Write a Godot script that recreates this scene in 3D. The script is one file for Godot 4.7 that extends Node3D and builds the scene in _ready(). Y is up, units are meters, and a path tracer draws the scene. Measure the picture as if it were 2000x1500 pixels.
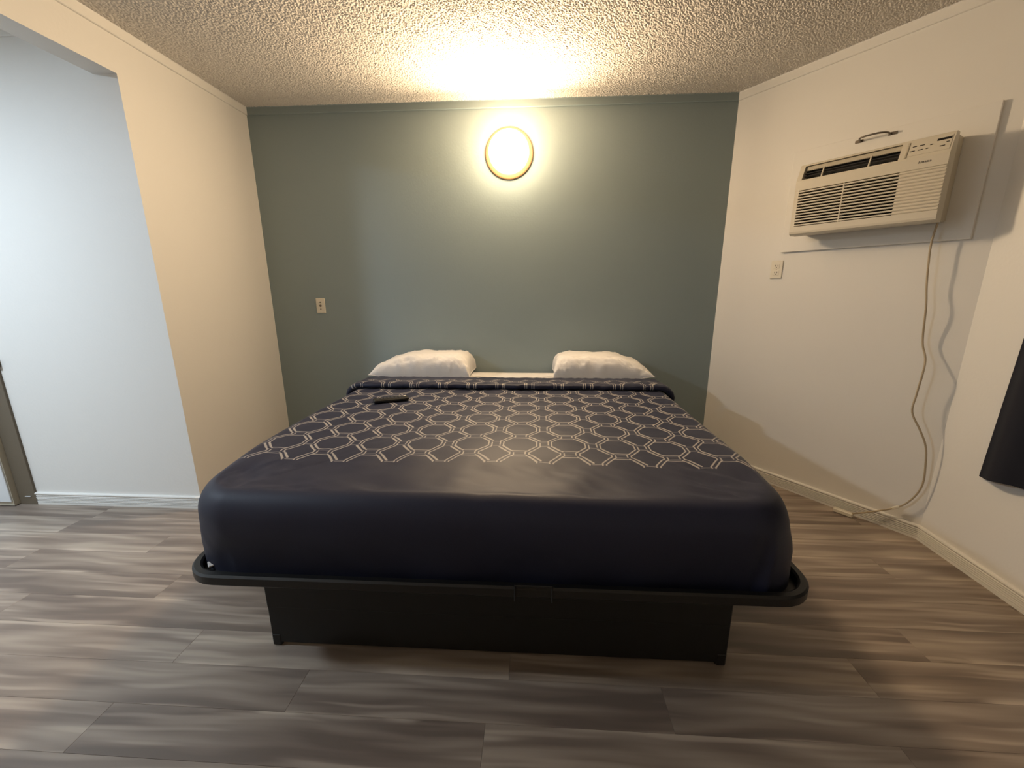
extends Node3D
# A motel bedroom: platform bed against an accent wall, angled wall with an air conditioner, kitchen alcove on one side.
# World: floor y = 0, accent wall z = 0, side wall x = 0, metres.

const H := 2.44
const ROOM_W := 3.2146
const JAMB := 0.905
const HEADER := 2.233
const ANGLE := 0.604
const ANGLED_LENGTH := 1.2255
const SIDE_TURN := -0.0548
const FRONT := 4.6
const ALCOVE_X := -2.4

var M := {}
var taken := {}
var angled := Transform3D()
var side := Transform3D()

# ---------------------------------------------------------------- helpers
func numbered(called: String) -> String:
	if not taken.has(called):
		taken[called] = 0
		return called
	taken[called] += 1
	return "%s_%03d" % [called, taken[called]]

func tag(o: Node, label: String, category: String, group := "") -> Node:
	o.set_meta("label", label)
	o.set_meta("category", category)
	if group != "":
		o.set_meta("group", group)
	return o

func thing(called: String, label: String, category: String, xf := Transform3D(), group := "") -> Node3D:
	var o := Node3D.new()
	o.name = numbered(called)
	add_child(o)
	o.transform = xf
	tag(o, label, category, group)
	return o

func begin() -> SurfaceTool:
	var st := SurfaceTool.new()
	st.begin(Mesh.PRIMITIVE_TRIANGLES)
	return st

func commit(st: SurfaceTool, called: String, m: Material, parent: Node = null) -> MeshInstance3D:
	return place(st.commit(), called, m, parent)

func place(mesh: Mesh, called: String, m: Material, parent: Node = null) -> MeshInstance3D:
	var o := MeshInstance3D.new()
	o.mesh = mesh
	o.material_override = m
	o.cast_shadow = GeometryInstance3D.SHADOW_CASTING_SETTING_ON
	if parent == null:
		o.name = numbered(called)
		add_child(o)
	else:
		o.name = called
		parent.add_child(o, true)
	return o

func structure(st: SurfaceTool, called: String, m: Material, parent: Node = null) -> MeshInstance3D:
	var o := commit(st, called, m, parent)
	if parent == null:
		o.set_meta("kind", "structure")
	return o

func tri(st: SurfaceTool, a: Vector3, b: Vector3, c: Vector3, inside: Vector3) -> void:
	var n := (b - a).cross(c - a)
	if n.length_squared() < 1e-18:
		return
	n = n.normalized()
	var flip := n.dot((a + b + c) / 3.0 - inside) < 0.0
	if flip:
		n = -n
	st.set_normal(n)
	st.add_vertex(a)
	if flip:
		st.add_vertex(b)
		st.add_vertex(c)
	else:
		st.add_vertex(c)
		st.add_vertex(b)

func quad(st: SurfaceTool, a: Vector3, b: Vector3, c: Vector3, d: Vector3, inside: Vector3) -> void:
	tri(st, a, b, c, inside)
	tri(st, a, c, d, inside)

# box between two corners, in the frame xf, edges chamfered by v
func box(st: SurfaceTool, lo: Vector3, hi: Vector3, v := 0.0, xf := Transform3D()) -> void:
	var c := (lo + hi) * 0.5
	var h := (hi - lo) * 0.5
	v = minf(v, minf(h.x, minf(h.y, h.z)) * 0.98)
	var mid := xf * c
	for ax in 3:
		var b := (ax + 1) % 3
		var d := (ax + 2) % 3
		for s in [-1.0, 1.0]:
			var p := []
			for q in [[-1, -1], [1, -1], [1, 1], [-1, 1]]:
				var w := Vector3()
				w[ax] = s * h[ax]
				w[b] = q[0] * (h[b] - v)
				w[d] = q[1] * (h[d] - v)
				p.append(xf * (c + w))
			quad(st, p[0], p[1], p[2], p[3], mid)
	if v <= 0.0:
		return
	for ax in 3:
		var b := (ax + 1) % 3
		var d := (ax + 2) % 3
		for s in [-1.0, 1.0]:
			for t in [-1.0, 1.0]:
				var p := []
				for e in [-1.0, 1.0]:
					var w1 := Vector3()
					w1[ax] = e * (h[ax] - v)
					w1[b] = s * h[b]
					w1[d] = t * (h[d] - v)
					var w2 := Vector3()
					w2[ax] = e * (h[ax] - v)
					w2[b] = s * (h[b] - v)
					w2[d] = t * h[d]
					p.append(xf * (c + w1))
					p.append(xf * (c + w2))
				quad(st, p[0], p[1], p[3], p[2], mid)
	for sx in [-1.0, 1.0]:
		for sy in [-1.0, 1.0]:
			for sz in [-1.0, 1.0]:
				var s := Vector3(sx, sy, sz)
				tri(st, xf * (c + s * Vector3(h.x, h.y - v, h.z - v)), xf * (c + s * Vector3(h.x - v, h.y, h.z - v)), xf * (c + s * Vector3(h.x - v, h.y - v, h.z)), mid)

# polygon (off, y) carried along local x from s0 to s1: local frame x = along the wall, y = up, z = off the wall
func run(st: SurfaceTool, poly: PackedVector2Array, s0: float, s1: float, xf: Transform3D) -> void:
	var n := poly.size()
	var p := poly
	if Geometry2D.is_polygon_clockwise(p):
		p = poly.duplicate()
		p.reverse()
	for i in n:
		var a := p[i]
		var b := p[(i + 1) % n]
		var e := b - a
		var nn := xf.basis * Vector3(0, -e.x, e.y).normalized()
		var v := [xf * Vector3(s0, a.y, a.x), xf * Vector3(s1, a.y, a.x), xf * Vector3(s1, b.y, b.x), xf * Vector3(s0, b.y, b.x)]
		for k in [[0, 1, 2], [0, 2, 3]]:
			var q := [v[k[0]], v[k[1]], v[k[2]]]
			if (q[1] - q[0]).cross(q[2] - q[0]).dot(nn) > 0.0:
				q.reverse()
			for w in q:
				st.set_normal(nn)
				st.add_vertex(w)
	var t := Geometry2D.triangulate_polygon(p)
	for e in 2:
		var s := s0 if e == 0 else s1
		var nn := xf.basis.x * (-1.0 if s == minf(s0, s1) else 1.0)
		for i in range(0, t.size(), 3):
			var q := [xf * Vector3(s, p[t[i]].y, p[t[i]].x), xf * Vector3(s, p[t[i + 1]].y, p[t[i + 1]].x), xf * Vector3(s, p[t[i + 2]].y, p[t[i + 2]].x)]
			if (q[1] - q[0]).cross(q[2] - q[0]).dot(nn) > 0.0:
				q.reverse()
			for w in q:
				st.set_normal(nn)
				st.add_vertex(w)

# grid of points with smooth normals; rows of equal length; uvs optional
func grid(st: SurfaceTool, p: Array, uv: Array, wrap := false, outward := 1.0) -> void:
	var nr := p.size()
	var nc: int = p[0].size()
	var nrm := []
	for i in nr:
		var row := PackedVector3Array()
		for j in nc:
			var i0 := maxi(i - 1, 0)
			var i1 := mini(i + 1, nr - 1)
			var j0 := j - 1
			var j1 := j + 1
			if wrap:
				j0 = (j0 + nc - 1) % (nc - 1) if j0 < 0 else j0
				j1 = 1 if j1 > nc - 1 else j1
			else:
				j0 = maxi(j0, 0)
				j1 = mini(j1, nc - 1)
			var n: Vector3 = (p[i1][j] - p[i0][j]).cross(p[i][j1] - p[i][j0]) * outward
			row.append(n.normalized() if n.length_squared() > 1e-20 else Vector3.UP)
		nrm.append(row)
	for i in nr - 1:
		for j in nc - 1:
			var ids := [[i, j], [i, j + 1], [i + 1, j + 1], [i, j], [i + 1, j + 1], [i + 1, j]]
			if outward > 0.0:
				ids = [[i, j], [i + 1, j + 1], [i, j + 1], [i, j], [i + 1, j], [i + 1, j + 1]]
			ids.reverse()
			for k in ids:
				st.set_normal(nrm[k[0]][k[1]])
				if uv.size() > 0:
					st.set_uv(uv[k[0]][k[1]])
				st.add_vertex(p[k[0]][k[1]])

func tube(st: SurfaceTool, pts: PackedVector3Array, r: float, sides := 8) -> void:
	var rows := []
	var n := pts.size()
	var up := Vector3.UP
	for i in n:
		var t := (pts[mini(i + 1, n - 1)] - pts[maxi(i - 1, 0)]).normalized()
		var a := up.cross(t)
		if a.length() < 0.05:
			a = Vector3.RIGHT.cross(t)
		a = a.normalized()
		var b := t.cross(a).normalized()
		up = b
		var row := PackedVector3Array()
		for k in sides + 1:
			var g := TAU * k / sides
			row.append(pts[i] + (a * cos(g) + b * sin(g)) * r)
		rows.append(row)
	grid(st, rows, [], true, -1.0)
	for e in [0, n - 1]:
		var inner: Vector3 = pts[1] if e == 0 else pts[n - 2]
		for k in sides:
			tri(st, pts[e], rows[e][k], rows[e][k + 1], inner)

func smooth_path(pts: PackedVector3Array, steps := 6) -> PackedVector3Array:
	var out := PackedVector3Array()
	var n := pts.size()
	for i in n - 1:
		var a := pts[maxi(i - 1, 0)]
		var b := pts[i]
		var c := pts[i + 1]
		var d := pts[mini(i + 2, n - 1)]
		for k in steps:
			out.append(b.cubic_interpolate(c, a, d, float(k) / steps))
	out.append(pts[n - 1])
	return out

# profile (radius, height) turned about the local y axis
func lathe(st: SurfaceTool, prof: PackedVector2Array, n: int, xf: Transform3D) -> void:
	var rows := []
	for p in prof:
		var row := PackedVector3Array()
		for k in n + 1:
			var g := TAU * k / n
			row.append(xf * Vector3(p.x * cos(g), p.y, p.x * sin(g)))
		rows.append(row)
	grid(st, rows, [], true, 1.0)

func paint(c: Color, rough := 0.6, metal := 0.0, spec := 0.5) -> StandardMaterial3D:
	var m := StandardMaterial3D.new()
	m.albedo_color = c
	m.roughness = rough
	m.metallic = metal
	m.metallic_specular = spec
	return m

func noise(freq: float, sd: int, oct := 3, type := FastNoiseLite.TYPE_SIMPLEX_SMOOTH) -> FastNoiseLite:
	var n := FastNoiseLite.new()
	n.seed = sd
	n.noise_type = type
	n.frequency = freq
	n.fractal_octaves = oct
	return n

func relief(m: StandardMaterial3D, freq: float, sd: int, strength: float, metres: float) -> StandardMaterial3D:
	var im := noise(freq, sd).get_seamless_image(512, 512)
	im.convert(Image.FORMAT_RGBA8)
	im.bump_map_to_normal_map(strength)
	m.normal_enabled = true
	m.normal_texture = ImageTexture.create_from_image(im)
	m.normal_scale = 1.0
	m.uv1_triplanar = true
	m.uv1_world_triplanar = true
	m.uv1_scale = Vector3.ONE / metres
	return m

# ---------------------------------------------------------------- textures
func seg_near(p: Vector2, a: Vector2, b: Vector2) -> float:
	var ab := b - a
	var t := clampf((p - a).dot(ab) / ab.length_squared(), 0.0, 1.0)
	return p.distance_to(a + ab * t)

# woven motif of the bedspread: octagons on a grid, linked by boxes, stars between
func motif(w: int, h: int) -> PackedFloat32Array:
	# strokes: from, to (octagon centred at 0, one repeat = 1), width, brightness
	var thin := []
	for f in [1.0, -1.0]:
		# flat top edge of the octagon and of the small box above it
		thin.append([-0.17 * f, -0.365 * f, 0.16 * f, -0.365 * f, 0.030, 0.85])
		thin.append([-0.12 * f, -0.435 * f, 0.12 * f, -0.435 * f, 0.020, 0.5])
		# S-shaped double line: upright side, slope, upright side of the box
		for p in [[-0.345, 0.10, -0.345, -0.12], [-0.345, -0.12, -0.17, -0.365], [-0.17, -0.365, -0.115, -0.42], [-0.115, -0.42, -0.115, -0.53], [-0.415, 0.06, -0.415, -0.16], [-0.415, -0.16, -0.245, -0.40], [-0.245, -0.40, -0.19, -0.455], [-0.19, -0.455, -0.19, -0.56]]:
			thin.append([p[0] * f, p[1] * f, p[2] * f, p[3] * f, 0.030, 1.0])
		# brush strokes across the other two slopes
		thin.append([0.14 * f, -0.39 * f, 0.24 * f, -0.29 * f, 0.034, 1.0])
		thin.append([0.20 * f, -0.33 * f, 0.345 * f, -0.13 * f, 0.046, 1.0])
		thin.append([0.21 * f, -0.45 * f, 0.31 * f, -0.33 * f, 0.030, 1.0])
		thin.append([0.27 * f, -0.38 * f, 0.42 * f, -0.18 * f, 0.046, 1.0])
		# faint bar between neighbours in a row
		thin.append([0.40, 0.12 * f, 0.60, 0.12 * f, 0.026, 0.7])
	var out := PackedFloat32Array()
	out.resize(w * h)
	var ratio := float(h) / w
	for y in h:
		for x in w:
			var best := 0.0
			for s in thin:
				for oy in [-1, 0, 1]:
					for ox in [-1, 0, 1]:
						var p := Vector2(float(x) / w - 0.5 + ox, (float(y) / h - 0.5 + oy) * ratio)
						if absf(p.x) > 0.70 or absf(p.y) > 0.70 * ratio:
							continue
						var d := seg_near(p, Vector2(s[0], s[1] * ratio), Vector2(s[2], s[3] * ratio))
						best = maxf(best, s[5] * clampf((s[4] * 0.5 - d) * w * 0.8 + 0.5, 0.0, 1.0))
			out[y * w + x] = best
	return out

const CLOTH_M := 0.00122
const CLOTH_U := 0.5        # world x of the texture's left border
const CLOTH_V := 0.0

func bedspread_texture() -> ImageTexture:
	var tw := 150
	var th := 133
	var mo := motif(tw, th)
	var W := 2048
	var Hh := 2048
	var base := Color(0.120, 0.136, 0.222)
	var thread := Color(0.62, 0.60, 0.58)
	var tile := Image.create(tw, th, false, Image.FORMAT_RGB8)
	var rng := RandomNumberGenerator.new()
	rng.seed = 5
	for y in th:
		for x in tw:
			var g := rng.randf_range(-0.012, 0.012)
			var c := base.lerp(thread, mo[y * tw + x])
			tile.set_pixel(x, y, Color(c.r + g, c.g + g, c.b + g))
	var im := Image.create(W, Hh, false, Image.FORMAT_RGB8)
	var weave := Image.create(256, 256, false, Image.FORMAT_RGB8)
	for y in 256:
		for x in 256:
			var g := rng.randf_range(-0.012, 0.012)
			weave.set_pixel(x, y, Color(base.r + g, base.g + g, base.b + g))
	for y in range(0, Hh, 256):
		for x in range(0, W, 256):
			im.blit_rect(weave, Rect2i(0, 0, 256, 256), Vector2i(x, y))
	# an octagon is centred at x = 1.898, z = 1.505; the weave of the motif stops at z = 1.655
	var cx := int((1.898 - CLOTH_U) / CLOTH_M) - tw / 2
	var cz := int((1.505 - CLOTH_V) / CLOTH_M) - th / 2
	var last := int((1.655 - CLOTH_V) / CLOTH_M)
	for j in range(-12, 3):
		for i in range(-10, 10):
			var at := Vector2i(cx + i * tw, cz + j * th)
			var rows := mini(th, last - at.y)
			if rows > 0:
				im.blit_rect(tile, Rect2i(0, 0, tw, rows), at)
	return ImageTexture.create_from_image(im)

const PLANKS := 8

func plank_texture() -> ImageTexture:
	var W := 1024
	var hh := 124
	var data := PackedByteArray()
	data.resize(W * hh * PLANKS * 3)
	var fine := noise(1.0, 11, 3)
	var slow := noise(1.0, 23, 2)
	var wide := noise(1.0, 37, 2)
	var dark := Color(0.45, 0.40, 0.365)
	var mid := Color(0.63, 0.58, 0.53)
	var pale := Color(0.84, 0.785, 0.72)
	for v in PLANKS:
		var tone := [0.0, 0.35, -0.3, 0.15, -0.15, 0.5, -0.45, 0.05][v] as float
		var edge := [1, 0, -1, 1, 0, 1, -1, 0][v] as int
		for y in hh:
			var fy := float(y) / hh
			for x in W:
				var fx := float(x) / W
				var bend := slow.get_noise_2d(fx * 2.0 + v * 17.0, fy * 0.6) * 0.12
				var g := fine.get_noise_2d(fx * 3.0 + v * 31.0, (fy + bend * 0.5) * 9.0)
				var b := wide.get_noise_2d(fx * 1.6 + v * 13.0, (fy + bend) * 2.2)
				var t := 0.5 + tone * 0.5 + g * 0.12 + b * 0.8
				var c := dark.lerp(mid, clampf(t, 0.0, 1.2))
				# pale sapwood streaks along the grain
				var sap := wide.get_noise_2d(fx * 1.1 + v * 41.0 + 300.0, (fy + bend * 0.6) * 3.4)
				var k := smoothstep(0.18, 0.62, sap) * 0.6
				if edge == 1:
					k = maxf(k, smoothstep(0.80 + 0.10 * slow.get_noise_2d(fx * 4.0 + v, 9.0), 0.97, fy) * smoothstep(-0.25, 0.25, slow.get_noise_2d(fx * 2.4 + v * 7.0, 3.0)))
				elif edge == -1:
					k = maxf(k, smoothstep(0.16, 0.03, fy) * smoothstep(-0.05, 0.35, slow.get_noise_2d(fx * 2.4 + v * 7.0, 5.0)))
				c = c.lerp(pale, k * 0.62)
				var o := ((v * hh + y) * W + x) * 3
				data[o] = int(clampf(c.r, 0, 1) * 255)
				data[o + 1] = int(clampf(c.g, 0, 1) * 255)
				data[o + 2] = int(clampf(c.b, 0, 1) * 255)
	return ImageTexture.create_from_image(Image.create_from_data(W, hh * PLANKS, false, Image.FORMAT_RGB8, data))

# ---------------------------------------------------------------- scene
func _ready() -> void:
	make_view()
	make_materials()
	make_shell()
	make_floor()
	make_ceiling()
	make_trim()
	make_bed()
	make_lamp()
	make_plates()
	make_air_conditioner()
	make_curtain()
	make_alcove()

func make_view() -> void:
	var cam := Camera3D.new()
	cam.name = "camera"
	cam.rotation_order = EULER_ORDER_YXZ
	cam.position = Vector3(1.9511, 1.2507, 2.955)
	cam.rotation = Vector3(-0.2305, 0.0577, -0.004)
	cam.fov = rad_to_deg(2.0 * atan(750.0 / 789.67))
	cam.near = 0.02
	add_child(cam)
	cam.current = true
	var env := Environment.new()
	var sky := Sky.new()
	var sm := ProceduralSkyMaterial.new()
	sm.sky_top_color = Color(0.55, 0.70, 0.95)
	sm.sky_horizon_color = Color(0.80, 0.88, 0.98)
	sm.ground_horizon_color = Color(0.55, 0.57, 0.58)
	sm.ground_bottom_color = Color(0.35, 0.36, 0.37)
	sky.sky_material = sm
	env.background_mode = Environment.BG_SKY
	env.sky = sky
	env.tonemap_mode = Environment.TONE_MAPPER_LINEAR
	env.tonemap_exposure = 1.65
	env.sdfgi_enabled = true
	env.ssao_enabled = true
	env.ssil_enabled = true
	var we := WorldEnvironment.new()
	we.environment = env
	add_child(we)

func make_materials() -> void:
	M.wall = relief(paint(Color(0.91, 0.905, 0.89), 0.55), 0.05, 3, 0.25, 0.5)
	M.accent = relief(paint(Color(0.56, 0.62, 0.63), 0.42), 0.05, 4, 0.25, 0.5)
	M.ceiling = paint(Color(0.89, 0.87, 0.84), 0.9)
	M.trim = paint(Color(0.92, 0.915, 0.90), 0.4)
	M.accent_trim = paint(Color(0.56, 0.62, 0.63), 0.4)
	M.sub = paint(Color(0.12, 0.10, 0.09), 0.9)
	M.plank = paint(Color.WHITE, 0.42)
	M.plank.albedo_texture = plank_texture()
	M.spread = paint(Color.WHITE, 0.56, 0.0, 0.42)
	M.spread.albedo_texture = bedspread_texture()
	M.spread.rim_enabled = true
	M.spread.rim = 0.08
	M.spread.rim_tint = 0.5
	M.linen = relief(paint(Color(0.90, 0.89, 0.88), 0.8), 0.06, 8, 0.6, 0.3)
	M.black = paint(Color(0.055, 0.055, 0.058), 0.45)
	M.black_dull = paint(Color(0.045, 0.045, 0.047), 0.5)
	M.plastic = paint(Color(0.83, 0.805, 0.745), 0.42)
	M.plastic_dim = paint(Color(0.74, 0.71, 0.64), 0.5)
	M.ivory = paint(Color(0.90, 0.88, 0.82), 0.35)
	M.hole = paint(Color(0.02, 0.018, 0.016), 0.8)
	M.fin = paint(Color(0.35, 0.35, 0.36), 0.35, 0.7)
	M.print = paint(Color(0.12, 0.10, 0.09), 0.5)
	M.nickel = paint(Color(0.45, 0.42, 0.38), 0.32, 0.9)
	M.cord = paint(Color(0.70, 0.64, 0.54), 0.5)
	M.curtain = paint(Color(0.06, 0.075, 0.135), 0.85)
	M.lamp_ring = paint(Color(0.62, 0.50, 0.36), 0.4)
	M.counter_side = paint(Color(0.42, 0.38, 0.32), 0.6)
	M.counter_top = paint(Color(0.36, 0.33, 0.28), 0.4)
	M.white_board = paint(Color(0.88, 0.89, 0.90), 0.5)
	M.glow = paint(Color(1.0, 0.96, 0.9), 0.3)
	M.glow.emission_enabled = true
	M.glow.emission = Color(1.0, 0.90, 0.74)
	M.glow.emission_energy_multiplier = 1.6
	M.cool_glow = paint(Color(0.95, 0.97, 1.0), 0.3)
	M.cool_glow.emission_enabled = true
	M.cool_glow.emission = Color(0.92, 0.98, 1.0)
	M.cool_glow.emission_energy_multiplier = 2.0

func wall_frame(origin: Vector3, along: Vector3) -> Transform3D:
	return Transform3D(Basis(along, Vector3.UP, along.cross(Vector3.UP)), origin)

func make_shell() -> void:
	var dir := Vector3(sin(ANGLE), 0, cos(ANGLE))
	angled = wall_frame(Vector3(ROOM_W, 0, 0), dir)
	var corner := angled * Vector3(ANGLED_LENGTH, 0, 0)
	side = wall_frame(corner, Vector3(sin(SIDE_TURN), 0, cos(SIDE_TURN)))
	var st := begin()
	box(st, Vector3(-0.12, 0, -0.12), Vector3(ROOM_W + 0.15, H + 0.1, 0))
	structure(st, "wall_back", M.accent)
	st = begin()
	box(st, Vector3(-0.115, 0, -0.0), Vector3(0, H + 0.1, JAMB - 0.1))
	# header over the opening and the wall beyond it
	box(st, Vector3(-0.115, HEADER, JAMB), Vector3(0, H + 0.1, 3.0))
	box(st, Vector3(-0.115, 0, 3.0), Vector3(0, H + 0.1, FRONT))
	structure(st, "wall_left", M.wall)
	st = begin()
	box(st, Vector3(ALCOVE_X - 0.12, 0, JAMB - 0.1), Vector3(0, H + 0.1, JAMB))
	structure(st, "wall_alcove", M.wall)
	st = begin()
	box(st, Vector3(-0.1, 0, -0.12), Vector3(ANGLED_LENGTH + 0.04, H + 0.1, 0), 0.0, angled)
	structure(st, "wall_right_angled", M.wall)
	st = begin()
	box(st, Vector3(-0.04, 0, -0.12), Vector3(FRONT - corner.z + 0.15, H + 0.1, 0), 0.0, side)
	structure(st, "wall_right", M.wall)
	st = begin()
	box(st, Vector3(ALCOVE_X - 0.12, 0, FRONT), Vector3(4.2, H + 0.1, FRONT + 0.12))
	structure(st, "wall_front", M.wall)
	st = begin()
	box(st, Vector3(ALCOVE_X - 0.12, 0, JAMB), Vector3(ALCOVE_X, H + 0.1, FRONT))
	structure(st, "wall_alcove_side", M.wall)

func make_floor() -> void:
	var st := begin()
	box(st, Vector3(ALCOVE_X - 0.12, -0.12, -0.12), Vector3(4.2, -0.006, FRONT + 0.12))
	var floor_node := structure(st, "floor", M.sub)
	# planks: 1.165 m by 0.1413 m, rows parallel to the accent wall
	var L := 1.165
	var D := 0.14125
	var kinds := []
	for v in PLANKS:
		for f in 2:
			kinds.append(plank_mesh(L - 0.0005, D - 0.0005, v, f == 1))
	var offs := {9: 0.055, 10: -0.50, 11: 0.37, 12: -0.177, 13: 0.71, 14: 0.035, 15: 0.65}
	var rng := RandomNumberGenerator.new()
	rng.seed = 71
	var z_first := 1.32 - 10 * D
	for r in range(0, 34):
		var z := z_first + r * D
		if z > FRONT:
			break
		var x: float = offs[r] if offs.has(r) else rng.randf() * L
		var before := -1
		x -= ceilf((x - (ALCOVE_X - 0.05)) / L) * L
		while x < 3.95:
			var k := rng.randi() % kinds.size()
			if k / 2 == before:
				k = (k + 5) % kinds.size()
			before = k / 2
			var inside := x + L > (ALCOVE_X if z + D > JAMB else 0.0)
			if inside:
				var o := place(kinds[k], "plank", M.plank, floor_node)
				o.position = Vector3(x, 0, z)
			x += L

func plank_mesh(l: float, d: float, v: int, turned: bool) -> Mesh:
	var st := begin()
	var b := 0.0004
	var t := 0.006
	var top := [Vector3(b, 0, b), Vector3(l - b, 0, b), Vector3(l - b, 0, d - b), Vector3(b, 0, d - b)]
	var rim := [Vector3(0, -b, 0), Vector3(l, -b, 0), Vector3(l, -b, d), Vector3(0, -b, d)]
	var low := [Vector3(0, -t, 0), Vector3(l, -t, 0), Vector3(l, -t, d), Vector3(0, -t, d)]
	var faces := [[top[0], top[1], top[2], top[3], Vector3.UP]]
	for i in 4:
		var j := (i + 1) % 4
		var n: Vector3 = [Vector3(0, 0, -1), Vector3(1, 0, 0), Vector3(0, 0, 1), Vector3(-1, 0, 0)][i]
		faces.append([top[i], rim[i], rim[j], top[j], (n + Vector3.UP).normalized()])
		faces.append([rim[i], low[i], low[j], rim[j], n])
	for f in faces:
		for k in [[0, 1, 2], [0, 2, 3]]:
			var q := [f[k[0]], f[k[1]], f[k[2]]]
			if (q[1] - q[0]).cross(q[2] - q[0]).dot(f[4]) > 0.0:
				q.reverse()
			for p in q:
				var uv := Vector2(clampf(p.x / l, 0.002, 0.998), clampf(p.z / d, 0.02, 0.98))
				if turned:
					uv = Vector2(1.0 - uv.x, uv.y)
				st.set_normal(f[4])
				st.set_uv(Vector2(uv.x, (uv.y + v) / PLANKS))
				st.add_vertex(p)
	return st.commit()

func make_ceiling() -> void:
	var st := begin()
	box(st, Vector3(ALCOVE_X - 0.12, H + 0.004, -0.12), Vector3(4.2, H + 0.14, FRONT + 0.12))
	var c := structure(st, "ceiling", M.ceiling)
	# sprayed popcorn coat over the part the bedroom shows, real relief
	var x0 := 0.0
	var x1 := 3.98
	var z0 := 0.0
	var z1 := 2.3
	var step := 0.0041
	var nx := int((x1 - x0) / step)
	var nz := int((z1 - z0) / step)
	var lump := noise(1.0 / 0.0090, 2, 1, FastNoiseLite.TYPE_SIMPLEX)
	var pv := PackedVector3Array()
	var pn := PackedVector3Array()
	pv.resize((nx + 1) * (nz + 1))
	pn.resize(pv.size())
	var hs := PackedFloat32Array()
	hs.resize(pv.size())
	for j in nz + 1:
		for i in nx + 1:
			var g := lump.get_noise_2d(i * step, j * step)
			hs[j * (nx + 1) + i] = smoothstep(-0.70, 0.0, g) * 0.0050
	for j in nz + 1:
		for i in nx + 1:
			var k := j * (nx + 1) + i
			pv[k] = Vector3(x0 + i * step, H + 0.003 - hs[k], z0 + j * step)
			var dx := (hs[k + (1 if i < nx else 0)] - hs[k - (1 if i > 0 else 0)]) / (2.0 * step)
			var dz := (hs[k + ((nx + 1) if j < nz else 0)] - hs[k - ((nx + 1) if j > 0 else 0)]) / (2.0 * step)
			pn[k] = Vector3(-dx, -1, -dz).normalized()
	var ix := PackedInt32Array()
	ix.resize(nx * nz * 6)
	var w := 0
	for j in nz:
		for i in nx:
			var a := j * (nx + 1) + i
			var b := a + 1
			var cc := a + nx + 1
			var d := cc + 1
			ix[w] = a
			ix[w + 1] = cc
			ix[w + 2] = b
			ix[w + 3] = b
			ix[w + 4] = cc
			ix[w + 5] = d
			w += 6
	var arr := []
	arr.resize(Mesh.ARRAY_MAX)
	arr[Mesh.ARRAY_VERTEX] = pv
	arr[Mesh.ARRAY_NORMAL] = pn
	arr[Mesh.ARRAY_INDEX] = ix
	var mesh := ArrayMesh.new()
	mesh.add_surface_from_arrays(Mesh.PRIMITIVE_TRIANGLES, arr)
	var o := place(mesh, "popcorn_coat", M.ceiling, c)
	o.set_meta("kind", "stuff")

func make_trim() -> void:
	var base := PackedVector2Array([Vector2(0, 0), Vector2(0.010, 0), Vector2(0.011, 0.012)])
	for k in 5:
		var y := 0.0125 + k * 0.0092
		base.append(Vector2(0.0045, y + 0.0008))
		base.append(Vector2(0.0045, y + 0.0030))
		base.append(Vector2(0.011, y + 0.0040))
		base.append(Vector2(0.0115, y + 0.0075))
	base.append_array(PackedVector2Array([Vector2(0.0075, 0.0605), Vector2(0.0075, 0.063), Vector2(0.0125, 0.0645), Vector2(0.0150, 0.069), Vector2(0.0135, 0.0745), Vector2(0.009, 0.077), Vector2(0, 0.0775)]))
	var cove := PackedVector2Array([Vector2(0, -0.046), Vector2(0.009, -0.046), Vector2(0.012, -0.043), Vector2(0.012, -0.006), Vector2(0.016, 0.002), Vector2(0, 0.002)])
	var alcove := wall_frame(Vector3(0, 0, JAMB), Vector3.RIGHT)
	var left := wall_frame(Vector3.ZERO, Vector3.FORWARD)
	var back := wall_frame(Vector3.ZERO, Vector3.RIGHT)
	var front := wall_frame(Vector3(0, 0, FRONT), Vector3.LEFT)
	var specs := [["baseboard_alcove", alcove, -1.027, 0.0145], ["baseboard_left", left, -JAMB, -0.0], ["baseboard_back", back, 0.0, ROOM_W], ["baseboard_right_angled", angled, 0.0, ANGLED_LENGTH + 0.001], ["baseboard_right", side, -0.0, FRONT - 1.0], ["baseboard_front", front, -3.8, 0.0]]
	for s in specs:
		var st := begin()
		run(st, base, s[2], s[3], s[1])
		structure(st, s[0], M.trim)
	var up := Transform3D(Basis(), Vector3(0, H, 0))
	var crowns := [["trim_1", left, -3.0, 0.0, M.trim], ["trim_2", back, 0.0, ROOM_W, M.accent_trim], ["trim_3", angled, 0.0, ANGLED_LENGTH, M.trim], ["trim_4", side, 0.0, FRONT - 1.0, M.trim], ["trim_5", alcove, ALCOVE_X, -0.115, M.trim]]
	for s in crowns:
		var st := begin()
		run(st, cove, s[2], s[3], up * s[1])
		structure(st, s[0], s[4])

# ---------------------------------------------------------------- bed
func rounded_outline(x0: float, x1: float, z0: float, z1: float, r: float, n: int) -> Array:
	# points and outward directions round a rectangle with rounded corners, starting at the head, n points on each corner
	var pts := []
	var cs := [Vector2(x1 - r, z0 + r), Vector2(x1 - r, z1 - r), Vector2(x0 + r, z1 - r), Vector2(x0 + r, z0 + r)]
	for c in 4:
		for k in n + 1:
			var g := -PI / 2 + c * PI / 2 + PI / 2 * k / n
			var d := Vector2(cos(g), sin(g))
			pts.append([cs[c] + d * r, d])
		# straight run to the next corner
		var a: Vector2 = cs[c] + Vector2(cos(c * PI / 2), sin(c * PI / 2)) * r
		var e: Vector2 = cs[(c + 1) % 4] + Vector2(cos(c * PI / 2), sin(c * PI / 2)) * r
		for k in range(1, 24):
			pts.append([a.lerp(e, k / 24.0), Vector2(cos(c * PI / 2), sin(c * PI / 2))])
	pts.append(pts[0])
	return pts

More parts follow.
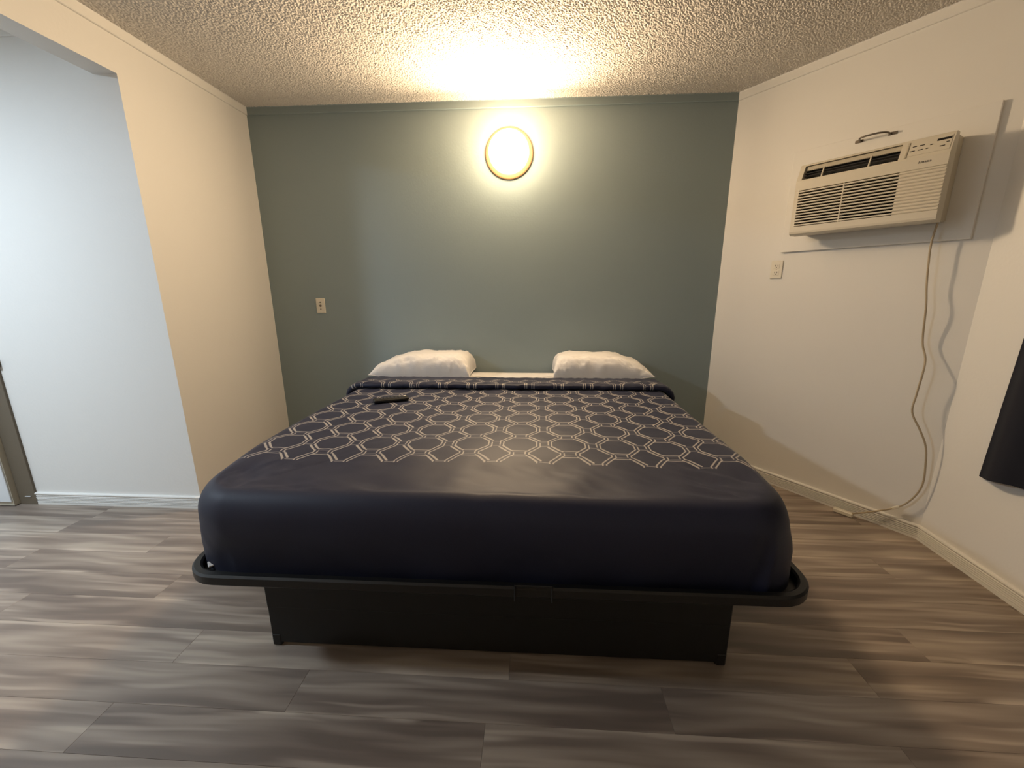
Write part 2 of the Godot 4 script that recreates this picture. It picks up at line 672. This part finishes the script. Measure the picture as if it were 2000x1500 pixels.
func ring_solid(st: SurfaceTool, x0: float, x1: float, z0: float, z1: float, r: float, rings: Array) -> void:
	# rings: (inset, y); closed solid of rounded rectangles, smooth along the outline
	var o := rounded_outline(x0, x1, z0, z1, r, 8)
	for i in rings.size() - 1:
		var rows := []
		for k in 2:
			var row := PackedVector3Array()
			for p in o:
				var q: Vector2 = p[0] - p[1] * rings[i + k].x
				row.append(Vector3(q.x, rings[i + k].y, q.y))
			rows.append(row)
		grid(st, rows, [], true, 1.0)
	for e in [0, rings.size() - 1]:
		var c := Vector3((x0 + x1) / 2, rings[e].y, (z0 + z1) / 2)
		var away := c + Vector3(0, 1.0 if e == 0 else -1.0, 0)
		if rings[e].y > rings[rings.size() - 1 - e].y:
			away = c - Vector3(0, 1, 0)
		for k in o.size() - 1:
			var a: Vector2 = o[k][0] - o[k][1] * rings[e].x
			var b: Vector2 = o[k + 1][0] - o[k + 1][1] * rings[e].x
			tri(st, c, Vector3(a.x, rings[e].y, a.y), Vector3(b.x, rings[e].y, b.y), away)

const SX0 := 0.838
const SX1 := 2.735
const SZ1 := 1.903
const TOP := 0.672
const RS := 0.07

func make_bed() -> void:
	var f := thing("bed_frame", "black platform bed base with a raised tray rim on a recessed plinth", "bed frame")
	var st := begin()
	box(st, Vector3(1.015, 0.012, 0.06), Vector3(2.607, 0.352, 1.797), 0.004)
	commit(st, "plinth", M.black_dull, f)
	st = begin()
	# front board: upper half stands a little proud of the lower
	box(st, Vector3(1.019, 0.165, 1.795), Vector3(2.603, 0.351, 1.805), 0.006)
	commit(st, "front_board", M.black_dull, f)
	for x in [1.015, 2.572]:
		st = begin()
		box(st, Vector3(x, 0, 1.760), Vector3(x + 0.035, 0.05, 1.799), 0.005)
		commit(st, "foot", M.black_dull, f)
	for x in [1.015, 2.572]:
		st = begin()
		box(st, Vector3(x, 0, 0.07), Vector3(x + 0.035, 0.05, 0.11), 0.005)
		commit(st, "foot", M.black_dull, f)
	st = begin()
	ring_solid(st, 0.83, 2.79, 0.02, 1.93, 0.12, [Vector2(0.030, 0.364), Vector2(0.028, 0.386), Vector2(0.022, 0.391), Vector2(0.006, 0.391), Vector2(0.0, 0.385), Vector2(0.0, 0.360), Vector2(0.008, 0.352), Vector2(0.05, 0.351)])
	commit(st, "tray", M.black, f)
	st = begin()
	for x in [1.895, 2.005]:
		box(st, Vector3(x, 0.345, 1.928), Vector3(x + 0.006, 0.402, 1.934), 0.002)
	box(st, Vector3(1.895, 0.396, 1.928), Vector3(2.011, 0.402, 1.934), 0.002)
	commit(st, "mattress_stop", M.black, f)
	# mattress in a white fitted sheet
	var mt := thing("mattress", "mattress in a white fitted sheet, bare below the pillows", "mattress")
	st = begin()
	ring_solid(st, 0.865, 2.70, 0.02, 1.84, 0.09, [Vector2(0.02, 0.366), Vector2(0.004, 0.38), Vector2(0.0, 0.42), Vector2(0.0, 0.56), Vector2(0.012, 0.60), Vector2(0.04, 0.625), Vector2(0.09, 0.638), Vector2(0.20, 0.640)])
	# the bare head end stands full height; under the spread the cloth presses it down
	ring_solid(st, 0.865, 2.70, 0.02, 0.56, 0.09, [Vector2(0.003, 0.50), Vector2(0.001, 0.60), Vector2(0.010, 0.635), Vector2(0.03, 0.653), Vector2(0.06, 0.660), Vector2(0.12, 0.664)])
	commit(st, "sheet", M.linen, mt)
	st = begin()
	box(st, Vector3(-0.030, 0, -0.012), Vector3(0.030, 0.005, 0.012), 0.002, Transform3D(Basis(Vector3.UP, 0.75) * Basis(Vector3.RIGHT, 0.35), Vector3(0.915, 0.378, 1.845)))
	commit(st, "sheet_corner", M.linen, mt)
	make_spread()
	make_pillow("pillow", "white pillow with its loose pointed corner towards the accent wall plate", Vector3(1.195, 0.667, 0.208), 0.69, 0.385, 0.160, 1.0, 5, 0.03)
	make_pillow("pillow", "white pillow with its loose pointed corner towards the air conditioner wall", Vector3(2.385, 0.667, 0.208), 0.66, 0.385, 0.157, -1.0, 19, -0.02)
	# remote control lying on the spread
	var xf := Transform3D(Basis(Vector3.UP, 0.42), Vector3(1.195, 0.6765, 0.935))
	var rc := thing("remote_control", "black remote control lying on the patterned bedspread", "remote control", xf)
	st = begin()
	box(st, Vector3(-0.090, 0, -0.024), Vector3(0.090, 0.020, 0.024), 0.006)
	commit(st, "body", M.black_dull, rc)
	for i in 7:
		for j in 3:
			st = begin()
			var p := Vector3(-0.065 + i * 0.018, 0.0198, -0.013 + j * 0.013)
			box(st, p - Vector3(0.005, 0, 0.004), p + Vector3(0.005, 0.0022, 0.004), 0.001)
			commit(st, "button", M.fin, rc)
	st = begin()
	box(st, Vector3(0.066, 0.0198, -0.014), Vector3(0.078, 0.0225, -0.004), 0.001)
	commit(st, "power_button", M.ivory, rc)

func spread_y(x: float, z: float) -> float:
	# height of the top of the spread, sagging a little towards the foot
	return TOP - 0.024 * smoothstep(1.50, 1.84, z) + 0.004 * sin(x * 5.1 + z * 3.0) * smoothstep(0.5, 1.4, z)

func make_spread() -> void:
	var s := thing("bedspread", "navy bedspread with a woven light lattice pattern, folded down at the head", "bedspread")
	var n1 := noise(2.6, 41, 3)
	var n2 := noise(9.0, 43, 2)
	var o := rounded_outline(SX0, SX1, 0.40, SZ1, 0.165, 16)
	var rows := []
	var uvs := []
	# ring list: (inset, drop below the top, length of cloth past the edge)
	var prof := []
	for k in 9:
		prof.append([-0.010 + 0.009 * pow(k / 8.0, 0.6), 0.292 - 0.0245 * k, 0.0])
	for k in range(1, 13):
		var g := PI / 2 * k / 12.0
		prof.append([RS * (1.0 - cos(g)) - 0.001 * cos(g), (RS + 0.02) * (1.0 - sin(g)), 0.0])
	var arc := 0.0
	for k in range(prof.size() - 2, -1, -1):
		arc += Vector2(prof[k][0] - prof[k + 1][0], prof[k][1] - prof[k + 1][1]).length()
		prof[k][2] = arc
	for k in range(1, 21):
		prof.append([RS + 0.79 * pow(k / 20.0, 1.3), 0.0, 0.0])
	for pr in prof:
		var row := PackedVector3Array()
		var uv := PackedVector2Array()
		for p in o:
			var inset: float = pr[0]
			var q: Vector2 = p[0] - p[1] * minf(inset, RS)
			if inset > RS:
				# shrink the flat top towards its middle line
				var mid := Vector2((SX0 + SX1) / 2, clampf(q.y, 1.15, 1.16))
				q = q.lerp(mid, (inset - RS) / 0.79)
			var drop: float = pr[1]
			var y := spread_y(q.x, q.y) - drop
			if drop > 0.0:
				# sides: slack cloth, wider on the far side, a little fuller low down
				var full := smoothstep(0.02, 0.20, drop)
				var wave := n1.get_noise_2d(q.x * 1.3 + q.y * 1.1, y * 1.2) * 0.010 + 0.002 * sin((q.x - q.y) * 23.0)
				# slack pleat where the side drop meets the foot
				var pleat := 0.020 * exp(-pow((q.y - 1.70) / 0.05, 2.0)) * exp(-pow((drop - 0.13) / 0.06, 2.0)) if absf(p[1].x) > 0.95 else 0.0
				q += p[1] * pleat
				if p[1].y > 0.05:
					q -= p[1] * 0.034 * pow(p[1].y, 4.0) * smoothstep(0.10, 0.29, drop)
				q += p[1] * (wave * full + (0.020 * full if p[1].x > 0.3 else 0.0))
			else:
				y += n1.get_noise_2d(q.x * 1.2, q.y * 2.0) * 0.004 + n2.get_noise_2d(q.x * 0.8, q.y * 1.5) * 0.0012
				y += (n2.get_noise_2d(q.x * 0.9 + 40.0, q.y * 0.5) * 0.007 - absf(n2.get_noise_2d(q.x * 0.5 - q.y * 0.4, q.y * 0.8 + 70.0)) * 0.008) * smoothstep(1.56, 1.72, q.y)
			# seam down the middle of the foot end
			y -= 0.004 * exp(-pow((q.x - 1.79) / 0.007, 2.0)) * smoothstep(1.62, 1.7, q.y)
			q.y = maxf(q.y, 0.43)
			row.append(Vector3(q.x, y, q.y))
			var flat: Vector2 = p[0] - p[1] * RS if drop > 0.0 else q
			if drop > 0.0:
				flat += p[1] * float(pr[2])
			uv.append(Vector2((flat.x - CLOTH_U) / (2048 * CLOTH_M), (flat.y - CLOTH_V) / (2048 * CLOTH_M)))
		rows.append(row)
		uvs.append(uv)
	var st := begin()
	grid(st, rows, uvs, true, 1.0)
	commit(st, "cover", M.spread, s)
	# turned-down fold across the head
	rows = []
	uvs = []
	var path := []
	for k in 97:
		var a := -1.0 + 2.0 * k / 96.0
		# arc length across: flat top, then round the shoulders
		var half := 0.955 - RS
		var len := 1.06 * absf(a)
		var x := 0.0
		var y := TOP
		var nn := Vector2(0, 1)
		if len < half:
			x = len
		else:
			var g := (len - half) / RS
			g = minf(g, PI / 2)
			x = half + RS * sin(g)
			y = TOP - RS * (1.0 - cos(g)) - maxf(0.0, len - half - RS * PI / 2)
			nn = Vector2(sin(g), cos(g))
		path.append([x * signf(a), y, Vector2(nn.x * signf(a), nn.y), a])
	for pt in path:
		var row := PackedVector3Array()
		var uv := PackedVector2Array()
		var end := 1.0 - smoothstep(0.90, 1.0, absf(pt[3]))
		var thick := 0.010 + 0.026 * end
		var wob := n2.get_noise_1d(pt[0] * 2.0) * 0.012 + n2.get_noise_1d(pt[0] * 7.0 + 9.0) * 0.006
		var zb := 0.412
		var zf := 0.655 + wob - 0.02 * (1.0 - end)
		for j in 25:
			var g := TAU * j / 24.0
			var ez := cos(g)
			var ey := sin(g)
			var z := lerpf(zb, zf, 0.5 + 0.5 * signf(ez) * pow(absf(ez), 0.35))
			var lift := thick * (0.5 + 0.5 * signf(ey) * pow(absf(ey), 0.6))
			lift *= 0.75 + 0.25 * smoothstep(zb, zf, z)
			lift += n2.get_noise_2d(pt[0] * 5.0, z * 9.0) * 0.005 * smoothstep(0.0, 0.5, ey)
			row.append(Vector3((SX0 + SX1) / 2 + pt[0] + pt[2].x * lift, pt[1] + 0.0015 + pt[2].y * lift, z))
			uv.append(Vector2(((SX0 + SX1) / 2 + pt[0] * 1.07 + 0.06 - CLOTH_U) / (2048 * CLOTH_M), (1.50 + (zf - z) * 1.15 - CLOTH_V + n2.get_noise_2d(pt[0] * 3.0, z * 6.0) * 0.03) / (2048 * CLOTH_M)))
		rows.append(row)
		uvs.append(uv)
	st = begin()
	grid(st, rows, uvs, false, -1.0)
	commit(st, "folded_edge", M.spread, s)

func make_pillow(called: String, label: String, at: Vector3, w: float, d: float, h: float, dirx: float, sd: int, turn: float) -> void:
	var o := thing(called, label, "pillow", Transform3D(Basis(Vector3.UP, turn), at), "pillows at the head of the bed")
	var n1 := noise(5.0, sd, 3)
	var n2 := noise(16.0, sd + 1, 2)
	var N := 48
	var st := begin()
	var seam_pts := PackedVector3Array()
	for half in 2:
		var rows := []
		for i in N + 1:
			var row := PackedVector3Array()
			var v := -1.0 + 2.0 * i / N
			for j in N + 1:
				var u := -1.0 + 2.0 * j / N
				# cluster points towards the edges
				var uu := sin(u * PI / 2)
				var vv := sin(v * PI / 2)
				var taper := uu * dirx < 0.0
				var pu := 2.4 if taper else 8.0
				var fall := pow(maxf(0.0, 1.0 - pow(absf(uu), pu)), 0.72 if taper else 0.42) * pow(maxf(0.0, 1.0 - pow(absf(vv), 5.0)), 0.45)
				var x := uu * w / 2 * (1.0 - 0.05 * (1.0 - vv * vv) * absf(uu))
				var z := vv * d / 2 * (1.0 - 0.07 * (1.0 - uu * uu) * absf(vv))
				# the stuffed end stands upright
				if uu * dirx > 0.0:
					x -= dirx * 0.02 * absf(uu) * (1.0 - fall)
				var y := 0.045 * (0.35 + 0.65 * fall)
				# loose corner lifts off the sheet
				var tip := smoothstep(0.55, 1.0, -uu * dirx)
				y += 0.022 * tip
				if half == 0:
					y += (h - 0.045) * fall
					var crease := n1.get_noise_2d(x * 1.4, z * 2.2) * 0.014 - absf(n2.get_noise_2d(x * 0.9 + z * 0.7, z * 1.6)) * 0.016 + 0.005
					y += crease * smoothstep(0.0, 0.4, fall) * (0.35 + 0.65 * smoothstep(0.1, 0.8, absf(vv)))
					# the front bulges forward over the fold
					z += 0.012 * fall * smoothstep(0.5, 0.95, vv) * (1.0 + n2.get_noise_2d(x * 3.0, 4.0))
				else:
					y -= 0.045 * fall
				row.append(Vector3(x, y, z))
			rows.append(row)
		grid(st, rows, [], false, 1.0 if half == 0 else -1.0)
		if half == 0:
			for j in N + 1:
				seam_pts.append(rows[N][j] + Vector3(0, 0.0005, 0.001))
	commit(st, "case", M.linen, o)
	st = begin()
	tube(st, seam_pts, 0.0022, 6)
	commit(st, "seam", M.linen, o)

# ---------------------------------------------------------------- wall lamp
func make_lamp() -> void:
	var at := Vector3(1.768, 2.125, 0.0)
	var xf := Transform3D(Basis(Vector3.RIGHT, Vector3.BACK, Vector3.DOWN), at)
	var o := thing("wall_lamp", "round lit wall lamp with a frosted dome high on the accent wall", "lamp", xf)
	var id := Transform3D()
	var st := begin()
	lathe(st, PackedVector2Array([Vector2(0.0, 0.0005), Vector2(0.158, 0.0005), Vector2(0.160, 0.003), Vector2(0.158, 0.007), Vector2(0.150, 0.0095), Vector2(0.136, 0.0102), Vector2(0.134, 0.0095), Vector2(0.0, 0.009)]), 64, id)
	commit(st, "base_ring", M.lamp_ring, o)
	st = begin()
	lathe(st, PackedVector2Array([Vector2(0.0, 0.0105), Vector2(0.128, 0.0105), Vector2(0.133, 0.025), Vector2(0.132, 0.055), Vector2(0.125, 0.075), Vector2(0.108, 0.092), Vector2(0.075, 0.104), Vector2(0.035, 0.110), Vector2(0.0, 0.111)]), 64, id)
	commit(st, "diffuser", M.glow, o)
	var l := OmniLight3D.new()
	l.name = "lamp_light"
	l.light_color = Color(1.0, 0.873, 0.71)
	l.light_energy = 0.36
	l.light_size = 0.10
	l.omni_range = 12.0
	l.omni_attenuation = 2.0
	l.shadow_enabled = true
	o.add_child(l)
	l.position = Vector3(0, 0.082, 0)
	# the broad face of the dome throws more light forwards than its low sides do sideways
	var f := AreaLight3D.new()
	f.name = "lamp_face_light"
	f.area_size = Vector2(0.2, 0.2)
	f.light_color = l.light_color
	f.light_energy = 2.6
	f.area_normalize_energy = true
	f.area_range = 12.0
	f.shadow_enabled = true
	add_child(f)
	f.position = at + Vector3(0, 0, 0.114)
	f.rotation = Vector3(0, PI, 0)

# ---------------------------------------------------------------- plates and outlets
func make_plates() -> void:
	var back := wall_frame(Vector3.ZERO, Vector3.RIGHT)
	var o := thing("wall_plate", "ivory jack plate with three small ports on the accent wall", "wall plate", back * Transform3D(Basis(), Vector3(0.3695, 1.137, 0)))
	plate(o)
	for p in [[0.0, 0.024, 0.0045], [0.0, 0.0, 0.0085], [0.0, -0.024, 0.0045]]:
		var st := begin()
		var xf := Transform3D(Basis(Vector3.RIGHT, Vector3.BACK, Vector3.DOWN), Vector3(p[0], p[1], 0.006))
		lathe(st, PackedVector2Array([Vector2(0, 0), Vector2(p[2], 0), Vector2(p[2], 0.003), Vector2(p[2] * 0.5, 0.004), Vector2(0, 0.004)]), 16, xf)
		commit(st, "port", M.nickel, o)
	outlet(back * Transform3D(Basis(), Vector3(0.367, 0.300, 0)), "white power outlet low on the accent wall, half hidden behind the bed")
	outlet(angled * Transform3D(Basis(), Vector3(0.366, 1.360, 0)), "white power outlet on the angled wall below the air conditioner panel")

func plate(o: Node3D) -> void:
	var st := begin()
	box(st, Vector3(-0.034, -0.053, 0), Vector3(0.034, 0.053, 0.006), 0.003)
	commit(st, "plate", M.ivory, o)

func outlet(xf: Transform3D, label: String) -> void:
	var o := thing("power_outlet", label, "outlet", xf)
	plate(o)
	for y in [0.0195, -0.0195]:
		var st := begin()
		box(st, Vector3(-0.0165, y - 0.0135, 0.005), Vector3(0.0165, y + 0.0135, 0.0078), 0.0025)
		var r := commit(st, "socket", M.ivory, o)
		st = begin()
		box(st, Vector3(-0.0080, y - 0.001, 0.0072), Vector3(-0.0055, y + 0.008, 0.0081))
		box(st, Vector3(0.0055, y - 0.001, 0.0072), Vector3(0.0080, y + 0.008, 0.0081))
		box(st, Vector3(-0.0022, y - 0.0095, 0.0072), Vector3(0.0022, y - 0.005, 0.0081))
		commit(st, "slots", M.hole, r)
	var st2 := begin()
	box(st2, Vector3(-0.002, -0.002, 0.005), Vector3(0.002, 0.002, 0.0074), 0.001)
	commit(st2, "screw", M.nickel, o)

# ---------------------------------------------------------------- air conditioner
func make_air_conditioner() -> void:
	var wp := thing("backing_panel", "flat white painted board on the angled wall behind the air conditioner", "panel", angled)
	var st := begin()
	box(st, Vector3(0.380, 1.458, 0), Vector3(1.160, 2.000, 0.016), 0.0015)
	commit(st, "board", M.wall, wp)

	var a := thing("air_conditioner", "beige wall air conditioner with a louvred front on the angled wall", "air conditioner", angled)
	var x0 := 0.487
	var x1 := 1.072
	var y0 := 1.532
	var y1 := 1.893
	var d := 0.170
	var yk := 1.812        # the front leans back above this height
	var dt := 0.138
	# sleeve: sides, top and bottom behind the front
	st = begin()
	box(st, Vector3(x0 + 0.015, y0 + 0.008, 0.016), Vector3(x1 - 0.004, y1 - 0.004, 0.105), 0.004, Transform3D())
	commit(st, "sleeve", M.plastic_dim, a)
	# dark hollow behind the grilles
	st = begin()
	box(st, Vector3(x0 + 0.018, y0 + 0.03, 0.104), Vector3(x1 - 0.16, y1 - 0.012, 0.120))
	commit(st, "cavity", M.hole, a)
	# front shell: frame pieces round the openings
	st = begin()
	var back := 0.100
	var gx0 := 0.506
	var gx1 := 0.917
	var gy0 := 1.577
	var gy1 := 1.760
	# profile pieces run along the wall: lower lip, band between grilles, top rail
	run(st, PackedVector2Array([Vector2(back, y0), Vector2(d - 0.012, y0), Vector2(d - 0.002, y0 + 0.008), Vector2(d, y0 + 0.018), Vector2(d, gy0), Vector2(back, gy0)]), x0, x1, Transform3D())
	run(st, PackedVector2Array([Vector2(back, gy1), Vector2(d, gy1), Vector2(d, yk - 0.006), Vector2(d - 0.002, yk), Vector2(back, yk + 0.002)]), x0, x1, Transform3D())
	run(st, PackedVector2Array([Vector2(back, y1 - 0.012), Vector2(dt + 0.003, y1 - 0.010), Vector2(dt, y1 - 0.003), Vector2(dt - 0.006, y1), Vector2(back, y1)]), x0, x1, Transform3D())
	# side stiles
	box(st, Vector3(x0, gy0 - 0.001, back), Vector3(gx0, gy1 + 0.001, d - 0.002))
	var lean := PackedVector2Array([Vector2(back, yk), Vector2(d - 0.002, yk), Vector2(dt + 0.003, y1 - 0.010), Vector2(back, y1 - 0.010)])
	run(st, lean, x0, gx0 + 0.004, Transform3D())
	run(st, lean, 0.902, x1, Transform3D())
	box(st, Vector3(gx1, gy0 - 0.001, back), Vector3(x1, gy1 + 0.001, d - 0.004))
	commit(st, "front_shell", M.plastic, a)
	# intake slats
	var n := 13
	for k in n:
		var y := lerpf(gy0, gy1, (k + 0.5) / n)
		st = begin()
		run(st, PackedVector2Array([Vector2(0.140, y - 0.0010), Vector2(d - 0.004, y - 0.0042), Vector2(d, y - 0.0030), Vector2(d, y + 0.0026), Vector2(d - 0.004, y + 0.0036), Vector2(0.140, y + 0.0026)]), gx0 - 0.001, gx1 + 0.001, Transform3D())
		commit(st, "slat", M.plastic, a)
	for s in [0.709]:
		st = begin()
		box(st, Vector3(s - 0.003, gy0, 0.135), Vector3(s + 0.003, gy1, d + 0.0005), 0.001)
		commit(st, "mullion", M.plastic, a)
	# ribs on the closed part beside the slats, wrapping over the rounded end
	for k in n:
		var y := lerpf(gy0, gy1, (k + 0.5) / n)
		st = begin()
		run(st, PackedVector2Array([Vector2(d - 0.005, y - 0.0052), Vector2(d - 0.001, y - 0.0036), Vector2(d, y), Vector2(d - 0.001, y + 0.0036), Vector2(d - 0.005, y + 0.0052)]), gx1, x1 - 0.002, Transform3D())
		commit(st, "rib", M.plastic, a)
	# air outlet: flap, fins and two uprights in the leaning face
	var face := Vector2(d - 0.002, yk).lerp(Vector2(dt + 0.003, y1 - 0.010), 0.5)
	var tilt := atan2(d - dt - 0.005, y1 - 0.010 - yk)
	var outlet_xf := Transform3D(Basis(Vector3.RIGHT, -tilt), Vector3(0, face.y, face.x))
	st = begin()
	box(st, Vector3(gx0 + 0.010, 0.016, -0.016), Vector3(0.900, 0.038, -0.009), 0.001, outlet_xf)
	commit(st, "flap", M.plastic_dim, a)
	for y in [0.001, -0.013]:
		st = begin()
		box(st, Vector3(gx0 + 0.006, y - 0.0012, -0.022), Vector3(0.900, y + 0.0012, -0.010), 0.0005, outlet_xf)
		commit(st, "fin", M.fin, a)
	for s in [0.598, 0.792]:
		st = begin()
		box(st, Vector3(s - 0.003, -0.038, -0.012), Vector3(s + 0.003, 0.020, -0.004), 0.001, outlet_xf)
		commit(st, "upright", M.plastic, a)
	# control panel
	st = begin()
	box(st, Vector3(0.932, -0.030, -0.004), Vector3(1.066, 0.035, 0.0015), 0.001, outlet_xf)
	var cp := commit(st, "control_panel", M.plastic, a)
	st = begin()
	box(st, Vector3(0.921, -0.036, -0.002), Vector3(0.930, 0.036, 0.003), 0.002, outlet_xf)
	commit(st, "divider", M.plastic_dim, a)
	st = begin()
	box(st, Vector3(1.018, 0.016, 0.001), Vector3(1.063, 0.026, 0.0025), 0.0005, outlet_xf)
	commit(st, "display", M.hole, cp)
	for b in [[0.948, 0.012, 0.007], [0.972, 0.012, 0.008], [0.944, -0.008, 0.008], [0.970, -0.008, 0.008], [0.992, -0.008, 0.004], [1.003, 0.006, 0.004], [1.054, 0.004, 0.005], [1.040, -0.010, 0.008]]:
		st = begin()
		box(st, Vector3(b[0] - b[2], b[1] - 0.0018, 0.001), Vector3(b[0] + b[2], b[1] + 0.0018, 0.0030), 0.0005, outlet_xf)
		commit(st, "button", M.print, cp)
	var tm := TextMesh.new()
	tm.text = "Amana"
	var font := SystemFont.new()
	font.font_names = PackedStringArray(["Droid Serif"])
	font.font_italic = true
	font.font_weight = 700
	tm.font = font
	tm.font_size = 20
	tm.pixel_size = 0.00062
	tm.depth = 0.0006
	var lg := place(tm, "lettering", M.print, a)
	lg.position = Vector3(0.997, 1.786, d + 0.0003)

	make_cord(a)
	# pull handle above it
	var hd := thing("pull_handle", "small bent metal pull handle on the board above the air conditioner", "handle", angled)
	st = begin()
	var yh := 1.975
	tube(st, smooth_path(PackedVector3Array([Vector3(0.690, yh, 0.0195), Vector3(0.695, yh + 0.003, 0.048), Vector3(0.712, yh + 0.005, 0.062), Vector3(0.750, yh + 0.006, 0.064), Vector3(0.782, yh + 0.005, 0.062), Vector3(0.803, yh + 0.003, 0.046), Vector3(0.808, yh, 0.0195)]), 5), 0.0042, 10)
	commit(st, "grip", M.nickel, hd)
	for s in [0.684, 0.816]:
		st = begin()
		box(st, Vector3(s - 0.017, yh - 0.007, 0.0162), Vector3(s + 0.017, yh + 0.007, 0.020), 0.0015)
		commit(st, "foot", M.nickel, hd)

func make_cord(ac: Node3D) -> void:
	var p := [[1.054, 1.534, 0.060], [1.047, 1.449, 0.056], [1.053, 1.35, 0.054], [1.062, 1.254, 0.049], [1.077, 1.160, 0.054], [1.084, 1.040, 0.040], [1.093, 0.980, 0.040], [1.114, 0.923, 0.052], [1.121, 0.863, 0.068], [1.115, 0.747, 0.062], [1.116, 0.659, 0.070], [1.155, 0.577, 0.060], [1.184, 0.505, 0.050], [1.197, 0.428, 0.045], [1.204, 0.307, 0.036], [1.183, 0.220, 0.030], [1.140, 0.148, 0.030], [1.070, 0.092, 0.036], [1.010, 0.052, 0.044], [0.965, 0.024, 0.046]]
	var pts := PackedVector3Array()
	for q in p:
		pts.append(Vector3(q[0], q[1], q[2]))
	var st := begin()
	tube(st, smooth_path(pts, 6), 0.0042, 8)
	var o := commit(st, "power_cord", M.cord, ac)
	st = begin()
	box(st, Vector3(-0.045, -0.013, -0.014), Vector3(0.045, 0.013, 0.014), 0.005, Transform3D(Basis(Vector3.UP, 0.08), Vector3(0.925, 0.0135, 0.046)))
	commit(st, "plug", M.ivory, o)
	st = begin()
	box(st, Vector3(-0.016, -0.007, -0.008), Vector3(0.016, 0.007, 0.008), 0.003, Transform3D(Basis(Vector3.BACK, 0.75), Vector3(1.128, 0.138, 0.030)))
	commit(st, "cable_tie", M.ivory, o)

# ---------------------------------------------------------------- curtain on the right wall
func make_curtain() -> void:
	var o := thing("curtain", "dark navy blackout curtain hanging on the right wall", "curtain", side)
	var rows := []
	var inner := []
	var ny := 24
	var nx := 160
	for j in ny + 1:
		var y := lerpf(0.452, 2.14, float(j) / ny)
		var row := PackedVector3Array()
		var row2 := PackedVector3Array()
		for i in nx + 1:
			var t := float(i) / nx
			var s := lerpf(0.215, 1.75, t) + 0.035 * (y - 0.45) * (1.0 - smoothstep(0.0, 0.2, t))
			var amp := 0.024 * lerpf(1.0, 0.75, float(j) / ny)
			var off := 0.016 + 0.024 * smoothstep(0.0, 0.05, t) + amp * sin(t * 52.0 - 1.4) * smoothstep(0.02, 0.16, t) + 0.008 * sin(t * 17.0)
			row.append(Vector3(s, y + 0.03 * smoothstep(0.0, 0.11, t) * (1.0 - float(j) / ny), off))
			row2.append(Vector3(s, y + 0.03 * smoothstep(0.0, 0.11, t) * (1.0 - float(j) / ny), off - 0.003))
		rows.append(row)
		inner.append(row2)
	var st := begin()
	grid(st, rows, [], false, -1.0)
	grid(st, inner, [], false, 1.0)
	for j in ny:
		for e in [0, nx]:
			quad(st, rows[j][e], rows[j + 1][e], inner[j + 1][e], inner[j][e], Vector3(0.9, 1.2, 0.04))
	for i in nx:
		quad(st, rows[0][i], rows[0][i + 1], inner[0][i + 1], inner[0][i], Vector3(0.9, 1.2, 0.04))
	commit(st, "cloth", M.curtain, o)

# ---------------------------------------------------------------- kitchen alcove
func make_alcove() -> void:
	# flush cool-white panel light on the alcove ceiling: its shadows show on the angled wall, the accent wall and the floor
	var xf := Transform3D(Basis(Vector3.RIGHT, Vector3.DOWN, Vector3.FORWARD), Vector3(-1.12, H + 0.004, 2.28))
	var o := thing("ceiling_light", "flush round cool white ceiling light in the kitchen alcove", "ceiling light", xf)
	var st := begin()
	lathe(st, PackedVector2Array([Vector2(0, 0), Vector2(0.165, 0), Vector2(0.170, 0.006), Vector2(0.168, 0.022), Vector2(0.158, 0.026), Vector2(0.150, 0.022), Vector2(0, 0.020)]), 48, Transform3D())
	commit(st, "housing", M.trim, o)
	st = begin()
	lathe(st, PackedVector2Array([Vector2(0, 0.0205), Vector2(0.146, 0.0205), Vector2(0.150, 0.0225), Vector2(0.140, 0.025), Vector2(0, 0.026)]), 48, Transform3D())
	commit(st, "diffuser", M.cool_glow, o)
	var l := AreaLight3D.new()
	l.name = "ceiling_light_glow"
	l.area_size = Vector2(0.26, 0.26)
	l.light_color = Color(0.87, 0.94, 1.0)
	l.light_energy = 3.3
	l.area_normalize_energy = true
	l.area_range = 12.0
	l.shadow_enabled = true
	add_child(l)
	l.position = Vector3(-1.12, H - 0.030, 2.28)
	l.rotation = Vector3(-PI / 2, 0, 0)
	# shallow white cabinet with a dark upright board beside it on the alcove wall
	var k := thing("upright_board", "dark olive upright board with a small cap on the white alcove wall", "board")
	st = begin()
	box(st, Vector3(-1.136, 0.001, JAMB + 0.0005), Vector3(-1.028, 0.838, JAMB + 0.012), 0.001)
	commit(st, "board", M.counter_side, k)
	st = begin()
	box(st, Vector3(-1.138, 0.838, JAMB + 0.0005), Vector3(-1.014, 0.886, JAMB + 0.022), 0.004)
	commit(st, "cap", M.counter_top, k)
	st = begin()
	box(st, Vector3(-1.090, 0.052, JAMB + 0.012), Vector3(-1.055, 0.056, JAMB + 0.018), 0.001)
	commit(st, "clip", M.white_board, k)
	var b := thing("shallow_cabinet", "shallow white cabinet standing beside the dark board in the alcove", "cabinet")
	st = begin()
	box(st, Vector3(-2.0, 0.0, JAMB + 0.001), Vector3(-1.155, 0.03, JAMB + 0.030), 0.001)
	commit(st, "toe_board", M.black_dull, b)
	st = begin()
	box(st, Vector3(-2.0, 0.005, JAMB + 0.001), Vector3(-1.138, 0.80, JAMB + 0.040), 0.001)
	commit(st, "carcass", M.plastic_dim, b)
	st = begin()
	box(st, Vector3(-2.0, 0.03, JAMB + 0.040), Vector3(-1.142, 0.795, JAMB + 0.048), 0.002)
	commit(st, "door", M.white_board, b)
